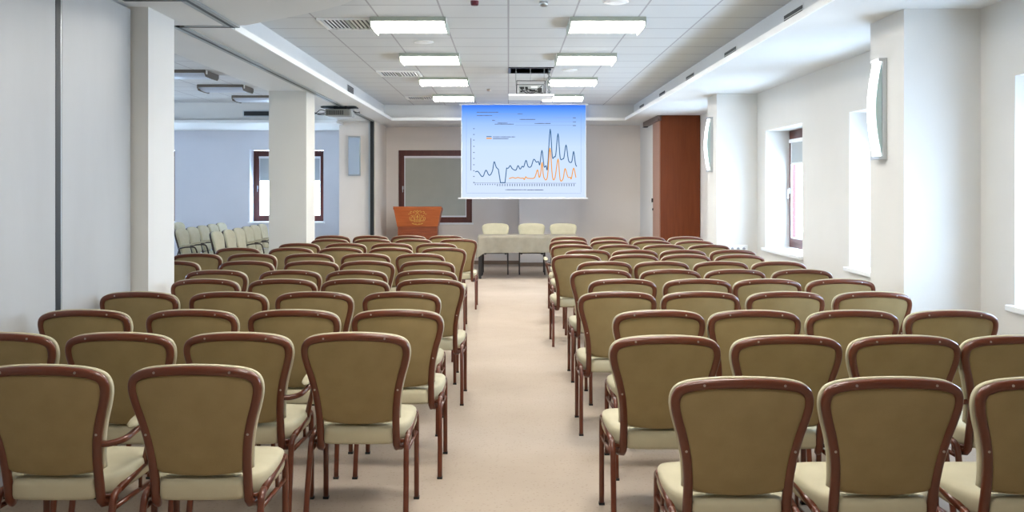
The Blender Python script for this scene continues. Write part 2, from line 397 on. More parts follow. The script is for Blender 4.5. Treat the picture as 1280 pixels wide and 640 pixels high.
for l, y0 in (('slatted ceiling diffuser beside the nearest left ceiling light', 8.76), ('slatted ceiling diffuser left of the third light of the left row', 12.72), ('slatted ceiling diffuser left of the farthest light of the left row', 16.2)): make_diffuser(l, y0)
def disc(name, label, cat, x, y, r, m, h=.012, group=None):
    o = thing(name, label, cat, (x, y, ZC), 0, group)
    bm = bmesh.new(); rings_mesh(bm, [[(math.cos(2 * PI * i / 24) * q, math.sin(2 * PI * i / 24) * q, z) for i in range(24)] for q, z in ((r, .002), (r, -h * .5), (r * .88, -h), (r * .8, -h * .8))])
    obj('rim', bm, m[0], o, True)
    bm = bmesh.new(); rings_mesh(bm, [[(math.cos(2 * PI * i / 24) * q, math.sin(2 * PI * i / 24) * q, z) for i in range(24)] for q, z in ((r * .81, -h * .3), (r * .8, -h * .85), (r * .4, -h * 1.0))])
    obj('cover', bm, m[1], o, True)
disc('ceiling_speaker', 'round white ceiling speaker between the first two lights of the left row', 'speaker', -.915, 10.2, .11, ('lip', 'white'), group='round ceiling speakers')
disc('ceiling_speaker', 'round white ceiling speaker in front of the nearest right light', 'speaker', .91, 8.0, .11, ('lip', 'white'), group='round ceiling speakers')
disc('ceiling_speaker', 'round white ceiling speaker between second and third light of the right row', 'speaker', .82, 12.62, .10, ('lip', 'white'), group='round ceiling speakers')
disc('smoke_detector', 'small dark red round detector at the top edge of the picture', 'detector', -.285, 7.98, .035, ('red', 'red'), .035)
disc('sprinkler_head', 'small silver sprinkler head at the top edge of the picture', 'sprinkler', .30, 8.0, .035, ('metal', 'silver'), .04)
disc('sprinkler_head', 'tiny dark sprinkler head in front of the screen top', 'sprinkler', -.317, 15.1, .03, ('silver', 'black'), .03)

# air slots in the well faces
def slot(label, x, ya, yb, z0, z1, sgn, n=2):
    r = thing('air_slot', label, 'air vent', (x, ya, z0), 0, 'air slots of the ceiling well')
    d = yb - ya; hh = z1 - z0
    obj('frame', B(*sorted((0, -sgn * .006)), -.012, d + .012, -.010, hh + .010), 'plaster', r)
    bm = bmesh.new()
    for j in range(n): box(bm, *sorted((-sgn * .005, -sgn * .009)), 0, d, hh * (j + .08) / n, hh * (j + .86) / n)
    obj('opening', bm, 'black', r)
names = ['nearest', 'second', 'third', 'fourth', 'farthest']
for j, (a, b_) in enumerate(((7.65, 8.16), (9.89, 10.41), (12.14, 12.66), (14.38, 14.90), (16.62, 17.14))):
    slot('dark double air slot in the right ceiling edge, %s of five' % names[j], 2.39, a, b_, 3.005, 3.08, 1)
slot('single grey air grille in the left ceiling edge above the hanging projector', -2.37, 13.88, 14.40, 3.015, 3.115, -1, 4)
r = thing('air_grille', 'dark air grille in the far room soffit beside the beige pillar', 'air vent', (-4.9, 17.5, 2.93))
obj('frame', B(-.02, 1.02, -.008, .0, -.02, .10), 'metal', r); obj('opening', B(0, 1.0, -.012, -.007, 0, .08), 'black', r)

# ------------------------------------------------------------------ wall lights
def make_sconce(label, loc, rz, on=True, w=.072):
    r = thing('wall_light', label, 'wall light', loc, rz, 'bowed wall lights')
    hh = .375
    obj('back_plate', B(-w - .012, w + .012, -.016, 0, -hh - .004, hh + .004, bev=.002), 'metal', r)
    def prof(yin, thick, ww, name, m, z_in=.0):
        bm = bmesh.new(); rr = []
        for j in range(21):
            z = (-1 + 2 * j / 20) * (hh - z_in); d = .045 + .048 * math.cos(PI / 2 * z / hh)
            y0 = -d + yin; y1 = y0 + thick if thick else -.022
            rr.append([(-ww, y1, z), (-ww, y0 + .004, z), (-ww + .004, y0, z), (ww - .004, y0, z), (ww, y0 + .004, z), (ww, y1, z)])
        rings_mesh(bm, rr); return obj(name, bm, m, r, False)
    prof(0, .010, w, 'diffuser', 'sconce' if on else 'sconce_off', .022)
    prof(.0102, 0, w - .001, 'glass_side', 'glass_side', .022)
    for s in (-1, 1):
        obj('side_bar', B(s * (w + .006) - .006, s * (w + .006) + .006, -.034, -.016, -hh, hh), 'metal', r)
        obj('end_cap', B(-w - .010, w + .010, -.062, -.017, s * (hh - .010) - .013, s * (hh - .010) + .013, bev=.003), 'metal', r)
make_sconce('glowing bowed wall light on the nearest right pillar', (2.815, 7.10, 2.18), -PI / 2)
make_sconce('glowing bowed wall light on the second right pillar near the brown cabinet', (2.815, 13.07, 2.19), -PI / 2)
make_sconce('unlit bluish wall light on the pier right of the far window', (-2.94, 18.05, 2.20), 0, False, .105)

# ------------------------------------------------------------------ projector lift
r = thing('projector_lift', 'scissor lift lowered from the ceiling with a wire cage and white platform', 'projector lift', (0, 0, 0))
bm = bmesh.new()
for q in ((hx0, hx1, hy0 - .01, hy0), (hx0, hx1, hy1, hy1 + .01), (hx0 - .01, hx0, hy0, hy1), (hx1, hx1 + .01, hy0, hy1)): box(bm, *q, ZC, ZC + .30)
box(bm, hx0, hx1, hy0, hy1, ZC + .29, ZC + .30); obj('shaft', bm, 'black', r)
bm = bmesh.new()
for q in ((hx0 - .02, hx1 + .02, hy0 - .02, hy0 + .01), (hx0 - .02, hx1 + .02, hy1 - .01, hy1 + .02), (hx0 - .02, hx0 + .01, hy0, hy1), (hx1 - .01, hx1 + .02, hy0, hy1)): box(bm, *q, ZC - .012, ZC)
obj('opening_rim', bm, 'blackmetal', r)
obj('platform', B(0.0, .60, 12.35, 12.95, 2.795, 2.822, bev=.003), 'white', r)
for x_, y_ in ((.10, 12.42), (.29, 12.42), (.47, 12.42), (.10, 12.88)):
    obj('rod', tube(bmesh.new(), [(x_, y_, 2.99), (x_, y_, ZC + .2)], .004, sides=6, ref=(0, 1, 0)), 'greymetal', r)
bm = bmesh.new()
for x_ in (.11, .485):
    for y_ in (12.42, 12.88): tube(bm, [(x_, y_, 2.822), (x_, y_, 3.0)], .007, sides=4)
for z_ in (2.83, 3.0):
    tube(bm, [(.11, 12.42, z_), (.485, 12.42, z_), (.485, 12.88, z_), (.11, 12.88, z_), (.11, 12.42, z_)], .007, sides=4, ref=(0, 0, 1))
obj('cage', bm, 'blackmetal', r)
bm = bmesh.new(); nst = 8; z0_, z1_ = 2.83, 3.20; dz = (z1_ - z0_) / nst
for j in range(nst):
    for s in (1, -1):
        tube(bm, [(.545 - s * .022, 12.60, z0_ + j * dz), (.545 + s * .022, 12.60, z0_ + (j + 1) * dz)], .006, sides=4)
        tube(bm, [(.545, 12.60 - s * .06, z0_ + j * dz), (.545, 12.60 + s * .06, z0_ + (j + 1) * dz)], .006, sides=4, ref=(1, 0, 0))
obj('scissor', bm, 'greymetal', r)
pj = thing('projector', 'silver projector with cables standing in the lift cage under the ceiling', 'projector', (.297, 12.65, 2.822))
obj('body', B(-.165, .165, -.17, .17, .02, .135, bev=.015), 'projlight', pj)
bm = bmesh.new()
for q in ((-.14, -.09, .075, .105), (-.075, -.04, .075, .105), (-.02, .06, .045, .07), (-.14, -.11, .035, .055), (.09, .145, .035, .09)): box(bm, q[0], q[1], -.176, -.169, q[2], q[3])
obj('port', bm, 'black', pj)
obj('label_plate', B(.0, .09, -.175, -.169, .09, .115), 'white', pj)
for s in (-1, 1): obj('foot', B(s * .13 - .015, s * .13 + .015, -.12, .12, 0, .02), 'blackmetal', pj)
obj('lens', cyl(bmesh.new(), (.05, .185, .08), .045, .04, 'Y'), 'black', pj)
for pts in (((-.115, -.175, .09), (-.10, -.21, .05), (-.02, -.215, .07), (.10, -.20, .03), (.16, -.19, .02)), ((-.06, -.175, .09), (-.04, -.21, .03), (.03, -.215, .02), (.08, -.2, .06), (.15, -.19, .12)), ((.02, -.175, .057), (.0, -.21, .01), (-.08, -.21, .03), (-.15, -.19, .10))):
    obj('cable', tube(bmesh.new(), catmull(pts, 5), .005, sides=6, ref=(0, 0, 1)), 'blackmetal', pj, True)

# hanging projector near the partition track
pj = thing('projector', 'flat grey projector hung under the soffit beside the beige pillar', 'projector', (-2.62, 14.75, ZS))
bm = B(-.29, .26, -.12, .12, -.03, -.012, bev=.004); box(bm, -.10, .10, -.06, .06, -.05, 0); obj('mount_plate', bm, 'black', pj)
obj('body', B(-.215, .165, -.15, .15, -.155, -.05, bev=.012), 'projgrey', pj)
obj('side_panel', B(.165, .195, -.13, .13, -.165, -.045, bev=.005), 'greymetal', pj)
bm = bmesh.new()
for j in range(9): box(bm, -.19 + j * .03, -.175 + j * .03, -.153, -.149, -.14, -.075)
obj('vent', bm, 'blackmetal', pj)
for pts in (((-.2, -.1, -.09), (-.30, -.08, -.06), (-.40, -.02, -.12), (-.52, .05, -.14)), ((-.2, 0, -.12), (-.33, -.04, -.13), (-.43, .0, -.08), (-.52, .1, -.05)), ((-.2, .05, -.08), (-.34, .05, -.11), (-.48, .05, -.10))):
    obj('cable', tube(bmesh.new(), catmull(pts, 5), .006, sides=6, ref=(0, 0, 1)), 'black', pj, True)
obj('cable', tube(bmesh.new(), catmull(((.19, 0, -.08), (.24, .1, -.09), (.20, .6, -.04), (.10, 1.2, -.012)), 5), .008, sides=6, ref=(0, 0, 1)), 'black', pj, True)

# ------------------------------------------------------------------ projection screen
YS = 17.74; K = YS / F
def sx(px): return (px - VX) * K
def sz(py): return H - (py - VY) * K
scr = thing('projection_screen', 'lowered projection screen showing a blue and orange line chart', 'screen', (0, YS, 0))
def screen_mat():
    m = bpy.data.materials.new('projected_slide'); m.use_nodes = True; t = m.node_tree; t.nodes.clear()
    tc = t.nodes.new('ShaderNodeTexCoord'); sp = t.nodes.new('ShaderNodeSeparateXYZ'); t.links.new(tc.outputs['Object'], sp.inputs[0])
    mr = t.nodes.new('ShaderNodeMapRange'); mr.inputs[1].default_value = sz(248); mr.inputs[2].default_value = sz(131); t.links.new(sp.outputs['Z'], mr.inputs[0])
    r = t.nodes.new('ShaderNodeValToRGB'); e = r.color_ramp.elements
    e[0].position = 0; e[0].color = (.64, .75, .98, 1); e[1].position = 1; e[1].color = (.035, .18, .86, 1)
    for p, c in ((.25, (.62, .75, .99, 1)), (.55, (.58, .73, 1.0, 1)), (.80, (.34, .54, .99, 1)), (.93, (.13, .34, .95, 1))):
        q = e.new(p); q.color = c
    t.links.new(mr.outputs[0], r.inputs[0])
    em = t.nodes.new('ShaderNodeEmission'); t.links.new(r.outputs[0], em.inputs[0]); em.inputs[1].default_value = .84
    o = t.nodes.new('ShaderNodeOutputMaterial'); t.links.new(em.outputs[0], o.inputs[0]); return m
obj('screen_fabric', B(sx(576.8), sx(732.3), -.002, .002, sz(247), sz(131.3)), screen_mat(), scr)
obj('edge_border', box(B(sx(576.4), sx(577.1), -.004, -.0021, sz(247), sz(131.3)), sx(732.0), sx(732.6), -.004, -.0021, sz(247), sz(131.3)), 'white', scr)
obj('bottom_bar', B(sx(572.6), sx(735), -.02, .02, sz(248.8), sz(246.9), bev=.006), 'white', scr)
obj('ceiling_case', B(sx(574), sx(735), -.04, .06, sz(131.3), ZC), 'lip', scr)
def Z(p): return (560 + p[0] / 4.573, 120 + p[1] / 4.573)
def ribbon(bm, pts, w, yy=-.006):
    P = [Vector((sx(a), 0, sz(b_))) for a, b_ in map(Z, pts)]
    for i in range(len(P) - 1):
        d = (P[i + 1] - P[i]); n = Vector((-d.z, 0, d.x)).normalized() * w / 2; e = d.normalized() * w * .3
        for q in (0,):
            v = [bm.verts.new(p + Vector((0, yy - .00005 * (i % 2), 0))) for p in (P[i] - e + n, P[i + 1] + e + n, P[i + 1] + e - n, P[i] - e - n)]
            bm.faces.new(v)
    return bm
M['ink_blue'] = emis('slide_blue_line', (.06, .16, .30), .73)
M['ink_orange'] = emis('slide_orange_line', (.95, .42, .08), .73)
M['ink_grey'] = emis('slide_grey_text', (.16, .20, .30), .73)
M['ink_faint'] = emis('slide_faint_lines', (.30, .42, .66), .73)
def smooth_line(p, n=4):
    return [(q.x, q.y) for q in catmull([(a, b_, 0) for a, b_ in p], n)]
blue = [(157, 433), (172, 432), (190, 457), (202, 457), (217, 424), (232, 450), (243, 450), (255, 425), (264, 376), (275, 405), (288, 420)]
blue2 = [(300, 495), (326, 495)]
blue3 = [(335, 412), (345, 412), (356, 398), (367, 415), (388, 424), (400, 398), (412, 418), (424, 402), (433, 405), (446, 368), (458, 403), (475, 403), (490, 362), (505, 378), (517, 375), (525, 392), (537, 311), (549, 402), (560, 398), (569, 410), (584, 190), (596, 345), (607, 347), (616, 335), (629, 215), (641, 352), (656, 359), (663, 350), (675, 280), (688, 365), (700, 380), (709, 370), (718, 317), (728, 385), (735, 402)]
obj('blue_curve', ribbon(bmesh.new(), smooth_line(blue) + blue2 + smooth_line(blue3), .017), 'ink_blue', scr)
orange = [(350, 472), (370, 466), (385, 470), (400, 466), (415, 470), (430, 470), (437, 477), (444, 462), (455, 470), (490, 470), (500, 455), (512, 422), (521, 465), (530, 440), (538, 380), (547, 463), (568, 465), (583, 298), (597, 462), (612, 465), (629, 360), (641, 478), (658, 472), (669, 415), (685, 462), (699, 465), (705, 472), (718, 412), (731, 465)]
obj('orange_curve', ribbon(bmesh.new(), smooth_line(orange), .019, -.008), 'ink_orange', scr)
bm = bmesh.new(); ribbon(bm, [(148, 497), (732, 499)], .006)
for j in range(41):
    xx = 156 + j * 14.1; hgt = 11 if j > 8 else 5
    ribbon(bm, [(xx, 503), (xx, 503 + hgt)], .014)
for yy in (187, 220, 252, 288, 323, 357, 393, 427, 460, 494): ribbon(bm, [(145, yy), (151, yy)], .014)
def words_row(bm, x0, x1, yy, w=.012):
    x_ = x0; rnd = random.Random(int(x0 * 7 + yy))
    while x_ < x1:
        l = rnd.uniform(4, 13); ribbon(bm, [(x_, yy), (min(x_ + l, x1), yy)], w * rnd.uniform(.8, 1.25)); x_ += l + 1.2
for q in ((328, 447, 536), (452, 545, 537), (258, 385, 234), (258, 345, 244), (165, 287, 93), (165, 252, 112), (410, 498, 134), (283, 340, 155), (268, 375, 161), (495, 585, 157), (715, 730, 125), (715, 730, 148), (715, 730, 169), (400, 425, 102), (254, 268, 139)): words_row(bm, *q)
yy = 242
while yy < 425:
    l = random.uniform(4, 11); ribbon(bm, [(131, yy), (131, min(yy + l, 425))], .013); yy += l + 2
obj('slide_marks', bm, 'ink_grey', scr)
bm = bmesh.new()
for q in (((265, 102), (425, 102)), ((255, 147), (728, 147)), ((385, 167), (728, 167)), ((600, 124), (712, 124)), ((268, 120), (290, 120)), ((105, 95), (105, 550)), ((760, 95), (760, 550)), ((105, 555), (760, 557))): ribbon(bm, q, .005)
obj('slide_rules', bm, 'ink_faint', scr)
obj('legend_blue', ribbon(bmesh.new(), [(221, 232), (248, 232)], .014), 'ink_blue', scr)
obj('legend_orange', ribbon(bmesh.new(), [(221, 242), (248, 242)], .024), 'ink_orange', scr)

# ------------------------------------------------------------------ lectern
le = thing('lectern', 'cherry wood lectern with a gold crest in front of the back window', 'lectern', (-1.795, 18.6, 0))
bm = bmesh.new()                                     # flared head
rings_mesh(bm, [[(-.40, .03, .83), (.40, .03, .83), (.40, .40, .83), (-.40, .40, .83)], [(-.465, 0, 1.17), (.465, 0, 1.17), (.465, .46, 1.12), (-.465, .46, 1.12)]])
obj('head', bm, 'lectern', le)
bm = bmesh.new()
rings_mesh(bm, [[(-.475, -.012, 1.17), (.475, -.012, 1.17), (.475, .47, 1.12), (-.475, .47, 1.12)], [(-.475, -.012, 1.225), (.475, -.012, 1.225), (.475, .47, 1.175), (-.475, .47, 1.175)]])
obj('top', bm, 'lectern', le)
bm = B(-.39, .39, .05, .38, .08, .83); obj('body', bm, 'lecterndark', le)
bm = B(-.395, .395, .042, .05, .815, .832); box(bm, -.395, .395, .042, .05, .70, .712); obj('moulding', bm, 'lecterndark', le)
obj('plinth', B(-.42, .42, .02, .42, 0, .08, bev=.005), 'lecterndark', le)
# crest on the sloping front face
def cz(u, v):
    v = v * 1.22 + .0
    return Vector((u, -.0035 + .03 * (1 - (1.0 + v - .83) / .34), 1.0 + v))
bm = bmesh.new()
def cl(pts, w=.007): tube(bm, catmull([cz(*p) for p in pts], 4) if len(pts) > 2 else [cz(*p) for p in pts], w, .003, sides=4, ref=(0, 1, 0))
cl([(-.045, -.07), (-.05, .0), (-.04, .05), (0, .075), (.04, .05), (.05, 0), (.045, -.07)])
cl([(0, -.07), (0, .03)]); cl([(-.02, .0), (0, .045), (.02, 0)]); cl([(-.025, -.07), (-.025, -.02)]); cl([(.025, -.07), (.025, -.02)])
for s in (-1, 1):
    cl([(s * .07, -.07), (s * .065, -.02), (s * .085, .02), (s * .07, .05)]); cl([(s * .10, -.06), (s * .125, -.02), (s * .10, .03), (s * .13, .04)])
    cl([(s * .13, -.05), (s * .155, -.01), (s * .14, .02)]); cl([(s * .02, .095), (s * .05, .115), (s * .08, .095), (s * .06, .08)])
    cl([(s * .10, .10), (s * .13, .105), (s * .14, .08), (s * .115, .07)]); cl([(s * .15, .065), (s * .18, .06)])
    cl([(s * .02, -.095), (s * .07, -.10), (s * .11, -.085)]); cl([(s * .075, -.045), (s * .11, -.03)])
cl([(-.02, .10), (0, .12), (.02, .10), (0, .09), (-.02, .10)]); cl([(-.11, -.085), (0, -.11), (.11, -.085)])
obj('crest', bm, 'gold', le)

# ------------------------------------------------------------------ table with cloth
tb = thing('conference_table', 'long table with black legs below the projection screen', 'table', (.335, 16.82, 0))
tw, td = .865, .32
obj('tabletop', B(-tw + .01, tw - .01, -td + .01, td - .01, .715, .742), 'lecterndark', tb)
obj('apron', box(B(-tw + .06, tw - .06, -td + .03, -td + .05, .65, .715), -tw + .06, tw - .06, td - .05, td - .03, .65, .715), 'blackmetal', tb)
for sx_ in (-1, 1):
    for sy_ in (-1, 1):
        xx, yy = sx_ * (tw - .032), sy_ * (td - .032)
        obj('leg', B(xx - .026, xx + .026, yy - .02, yy + .02, 0, .715, bev=.004), 'blackmetal', tb)
bm = bmesh.new(); ring = []
N = 200
def perim(u):
    """point and outward normal on the rounded table edge"""
    rr_ = .015; a_, b2 = tw, td; per = [(2 * a_), (2 * b2), (2 * a_), (2 * b2)]; tot = sum(per); s = u * tot
    if s < per[0]: return Vector((-a_ + s, -b2, 0)), Vector((0, -1, 0)), min(s, per[0] - s)
    s -= per[0]
    if s < per[1]: return Vector((a_, -b2 + s, 0)), Vector((1, 0, 0)), min(s, per[1] - s)
    s -= per[1]
    if s < per[2]: return Vector((a_ - s, b2, 0)), Vector((0, 1, 0)), min(s, per[2] - s)
    s -= per[2]
    return Vector((-a_, b2 - s, 0)), Vector((-1, 0, 0)), min(s, per[3] - s)
rows = []
for lev in range(8):
    t_ = lev / 7; row = []
    for i in range(N):
        p, n_, dc = perim(i / N)
        corner = math.exp(-(dc / .07) ** 2)
        n2 = (n_ + corner * .9 * Vector((math.copysign(1, p.x), math.copysign(1, p.y), 0))).normalized() if corner > .05 else n_
        s_ = i / N * 4.74
        wave = .014 * math.sin(s_ * 13) + .010 * math.sin(s_ * 29 + 1.0) + .008 * math.sin(s_ * 7 + 2)
        front = .9 if n_.y < -.5 else 1
        off = .004 + t_ * (.018 + wave * front + corner * .05)
        drop = .285 + .10 * corner + .006 * math.sin(s_ * 5)
        row.append(p + n2 * off + Vector((0, 0, .750 - (0 if lev == 0 else .004) - drop * t_)))
    rows.append(row)
inner = [Vector((p.x * .985, p.y * .96, .7505)) for p in rows[0]]
mid = [Vector((p.x * .4, p.y * .3, .7505)) for p in rows[0]]
rings_mesh(bm, [mid, inner] + rows, cap0=True, cap1=False)
cl_ = obj('tablecloth', bm, 'cloth', None, True); cl_.location = (.335, 16.82, 0)
tag(cl_, 'beige tablecloth draped over the long table below the screen', 'tablecloth')

# ------------------------------------------------------------------ cabinet
cb = thing('wooden_cabinet', 'tall brown wooden cabinet reaching the ceiling beside the right wall', 'cabinet', (2.66, 16.5, 0))
obj('front_panel', B(0, .69, 0, .04, .02, ZS - .005), 'door', cb)
obj('body', B(.02, .69, .04, .80, .02, ZS - .005), 'door', cb)
sd = obj('side_door', B(-.015, .02, .03, .80, .02, 2.765), 'doorglare', cb)
bm = B(-.045, -.015, .745, .765, 1.33, 1.40); box(bm, -.03, -.015, .74, .77, 1.18, 1.22); obj('handle', bm, 'blackmetal', sd)
obj('door_rail', B(-.05, .02, .0, 1.80, 2.77, ZS - .003), 'header', cb)
obj('rail_end', B(-.055, .02, 1.62, 1.80, 2.755, 2.77), 'blackmetal', cb)
obj('plinth', B(.0, .69, .01, .78, 0, .02), 'blackmetal', cb)

# wall sockets on the second pillar
so = thing('wall_socket', 'row of grey wall sockets low on the second right pillar', 'socket', (3.10, 12.75, .77))
obj('plate', B(-.13, .13, -.008, 0, -.05, .05, bev=.003), 'white', so)
for j in (-1, 0, 1):
    s = obj('outlet', cyl(bmesh.new(), (j * .078, -.012, 0), .019, .010, 'Y'), 'socket', so)

# ------------------------------------------------------------------ the banquet chair
def lean(x, z):
    t_ = (.91 - z) / .52
    return .11 * t_ + .012 * t_ * (1 - t_) - .020 * (1 - min(1, (x / .235) ** 2)) * max(0, min(1, (z - .45) / .2))
side = [(.178, .385), (.178, .47), (.180, .55), (.189, .635), (.205, .71), (.2235, .775), (.2335, .825), (.229, .862), (.208, .884), (.16, .898), (.08, .9065), (0, .909)]
half = [(p.x, p.z) for p in catmull([(a, 0, b_) for a, b_ in side], 4)]
full = half + [(-x_, z_) for x_, z_ in half[-2::-1]]
def outline(off, zcut, sag=0.012, nb=14):
    """closed outline: the frame line moved by off (outwards +), cut at zcut and closed by a sagging bottom"""
    P = [Vector((x_, z_)) for x_, z_ in full]; out = []
    for i, p in enumerate(P):
        t_ = (P[min(i + 1, len(P) - 1)] - P[max(i - 1, 0)]).normalized(); n_ = Vector((t_.y, -t_.x))
        q = p + n_ * off
        if q.y > zcut + .004: out.append((q.x, q.y))
    x0_ = out[0][0]; xm = out[-1][0]
    res = [(x_, z_) for x_, z_ in out]
    for j in range(1, nb):
        u = j / nb; xx = xm + (x0_ - xm) * u; w_ = 2 * u - 1
        res.append((xx, zcut - .002 - sag * (1 - w_ * w_)))
    return res
def lay(pts, dy, sc=1.0):
    cz_ = .69
    return [(x_ * sc, lean(x_ * sc, cz_ + (z_ - cz_) * sc) + dy, cz_ + (z_ - cz_) * sc) for x_, z_ in pts]

def chair_meshes():
    D = {}
    bm = bmesh.new()
    path = [Vector((x_, lean(x_, z_), z_)) for x_, z_ in full]
    jr = [Vector((.200, .185, .372)), Vector((.190, .155, .362)), Vector((.180, .128, .367))]
    jl = [Vector((-v.x, v.y, v.z)) for v in jr[::-1]]
    tube(bm, jr + path + jl, .0175, .0155, sides=10, ref=(0, 1, 0), power=2.6)
    D['back_frame'] = (bm, 'frame', True)
    bm = bmesh.new(); o_ = outline(.0195, .498, .018)
    rings_mesh(bm, [lay(o_, .016, .97), lay(o_, .018, .995), lay(o_, .023), lay(o_, .036), lay(o_, .045, .985), lay(o_, .052, .95), lay(o_, .062, .75), lay(o_, .066, .4)])
    D['backrest'] = (bm, 'cream', True)
    bm = bmesh.new(); o_ = outline(-.008, .505, .020)
    rings_mesh(bm, [lay(o_, .016, .985), lay(o_, .0, 1.0), lay(o_, -.006, .985), lay(o_, -.009, .92), lay(o_, -.011, .6), lay(o_, -.012, .3)])
    D['back_panel'] = (bm, 'tan', True)
    bm = bmesh.new()
    sh = [(.0, .074), (.10, .076), (.148, .084), (.162, .102), (.176, .14), (.205, .17), (.226, .22), (.236, .30), (.240, .40), (.236, .47), (.214, .512), (.15, .526), (.07, .530), (0, .531)]
    sp_ = [(p.x, p.y) for p in catmull([(a, b_, 0) for a, b_ in sh], 3)]
    so_ = sp_ + [(-x_, y_) for x_, y_ in sp_[-2:0:-1]]
    def sl(z_, k_, dz_=0): return [(x_ * k_, .30 + (y_ - .30) * k_, z_ + (.012 * (y_ - .09) / .44)) for x_, y_ in so_]
    rings_mesh(bm, [sl(.390, .94), sl(.393, .985), sl(.406, 1.0), sl(.445, 1.0), sl(.460, .985), sl(.468, .95), sl(.474, .85), sl(.479, .6), sl(.480, .3)])
    D['seat'] = (bm, 'cream', True)
    for s, nm in ((1, 'r'), (-1, 'l')):
        bm = bmesh.new()                             # front leg with the bent shoulder
        tube(bm, catmull([(s * .232, .500, 0), (s * .232, .500, .25), (s * .232, .498, .40), (s * .232, .488, .436), (s * .231, .46, .452), (s * .231, .43, .449)], 4), .0140, .0130, sides=8, ref=(1, 0, 0), power=3)
        D['leg_f' + nm] = (bm, 'frame', True)
        bm = bmesh.new()
        tube(bm, catmull([(s * .232, .012, 0), (s * .230, .05, .16), (s * .226, .095, .33), (s * .225, .112, .385), (s * .225, .135, .404), (s * .225, .165, .408)], 4), .0140, .0130, sides=8, ref=(1, 0, 0), power=3)
        D['leg_r' + nm] = (bm, 'frame', True)
        bm = bmesh.new()
        tube(bm, [(s * .231, .435, .449), (s * .225, .16, .408)], .0140, .0130, sides=8, ref=(1, 0, 0), power=3)
        tube(bm, [(s * .231, .495, .345), (s * .226, .108, .352)], .009, .009, sides=6, ref=(1, 0, 0), power=3)
        tube(bm, [(s * .229, .36, .438), (s * .229, .36, .350)], .008, .008, sides=6, ref=(1, 0, 0))
        D['side_rail' + nm] = (bm, 'frame', True)
        bm = bmesh.new(); box(bm, s * .232 - .014, s * .232 + .014, .486, .514, 0, .012); D['cap_f' + nm] = (bm, 'black', False)
        bm = bmesh.new(); box(bm, s * .232 - .014, s * .232 + .014, -.002, .026, 0, .012); D['cap_r' + nm] = (bm, 'black', False)
        bm = bmesh.new()
        tube(bm, catmull([(s * .188, .065, .615), (s * .225, .075, .612), (s * .272, .11, .622), (s * .288, .20, .640), (s * .286, .31, .645), (s * .280, .35, .632), (s * .268, .372, .58), (s * .246, .385, .50), (s * .236, .388, .446)], 5), .012, .012, sides=8, ref=(1, 0, 0) if False else (0, 0, 1), power=2.6)
        D['arm' + nm] = (bm, 'frame', True)
        bm = bmesh.new(); rr = []
        for j in range(9):
            u = j / 8; w_ = .022 * (1 - abs(2 * u - 1) ** 6) + .004; y_ = .115 + .235 * u; z_ = .650 + .020 * math.sin(u * PI * .6)
            rr.append([(s * .286 + w_ * math.cos(a_), y_, z_ + .013 + .014 * (w_ / .026) * math.sin(a_)) for a_ in [2 * PI * q / 10 for q in range(10)]])
        rings_mesh(bm, rr); D['arm_pad' + nm] = (bm, 'cream', True)
    bm = bmesh.new()
    tube(bm, [(-.228, .44, .392), (.228, .44, .392)], .009, sides=6, ref=(0, 0, 1)); D['cross_bar_f'] = (bm, 'frame', True)
    bm = tube(bmesh.new(), [(-.224, .15, .388), (.224, .15, .388)], .009, sides=6, ref=(0, 0, 1)); D['cross_bar_r'] = (bm, 'frame', True)
    for i, (x_, z_) in enumerate(((-.14, .9015), (.14, .9015), (-.1925, .655), (.1925, .655))):
        D['screw%d' % i] = (cyl(bmesh.new(), (x_, lean(x_, z_) - .0150, z_), .0048, .003, 'Y', 10), 'silver', False)
    out = {}
    for k_, (bm, m_, sm) in D.items():
        bmesh.ops.recalc_face_normals(bm, faces=bm.faces)
        me = bpy.data.meshes.new(k_); bm.to_mesh(me); bm.free()
        if sm:
            for p in me.polygons: p.use_smooth = True
        me.materials.append(M[m_]); out[k_] = me
    return out
MD = chair_meshes()
MDD = {}
for k_, me in MD.items():                            # dark framed variant
    if me.materials[0] == M['frame']:
        c_ = me.copy(); c_.materials[0] = M['framedark']; MDD[k_] = c_
    else: MDD[k_] = me
def make_chair(loc, rz, label, group, arms=(), near=True, D=MD, name='banquet_chair', dark=False):
    r = thing(name, label, 'chair', loc, rz, group)
    def part(nm, key, par=r, lab=None):
        o_ = bpy.data.objects.new(nm, D[key]); C.objects.link(o_); o_.parent = par
        if lab: o_['label'] = lab
        return o_
    bf = part('back_frame', 'back_frame'); part('backrest', 'backrest'); part('back_panel', 'back_panel'); part('seat', 'seat')
    for q in ('fl', 'fr', 'rl', 'rr'):
        l_ = part('leg', 'leg_' + q)
        if near: part('foot_cap', 'cap_' + q, l_)
    part('side_rail', 'side_raill'); part('side_rail', 'side_railr'); part('cross_bar', 'cross_bar_f'); part('cross_bar', 'cross_bar_r')
    if near:
        for i in range(4): part('screw', 'screw%d' % i, bf)
    for s in arms:
        a_ = part('armrest', 'arm' + s); part('arm_pad', 'arm_pad' + s, a_)
    return r
ordn = ['first', 'second', 'third', 'fourth', 'fifth', 'sixth', 'seventh', 'eighth', 'ninth', 'tenth', 'eleventh', 'twelfth']
DT = .665 * F
def place(rows_, blockname, grp, arms_at, special):
    for ri, (ys, xs) in enumerate(rows_):
        Y = DT / (ys - VY)
        n = len(xs)
        for ci, cx in enumerate(xs):
            X = (cx - VX) / F * Y
            seat = (n - ci) if blockname == 'left' else ci + 1
            key = (ri, ci)
            lab = special.get(key) or 'tan-backed chair %s of aisle, %s row from camera, %s seat from aisle' % (blockname, ordn[ri], ordn[seat - 1])
            rot = random.uniform(-.018, .018)
            make_chair((X, Y, 0), rot, lab, grp, arms_at.get(key, ()), near=ri < 6)
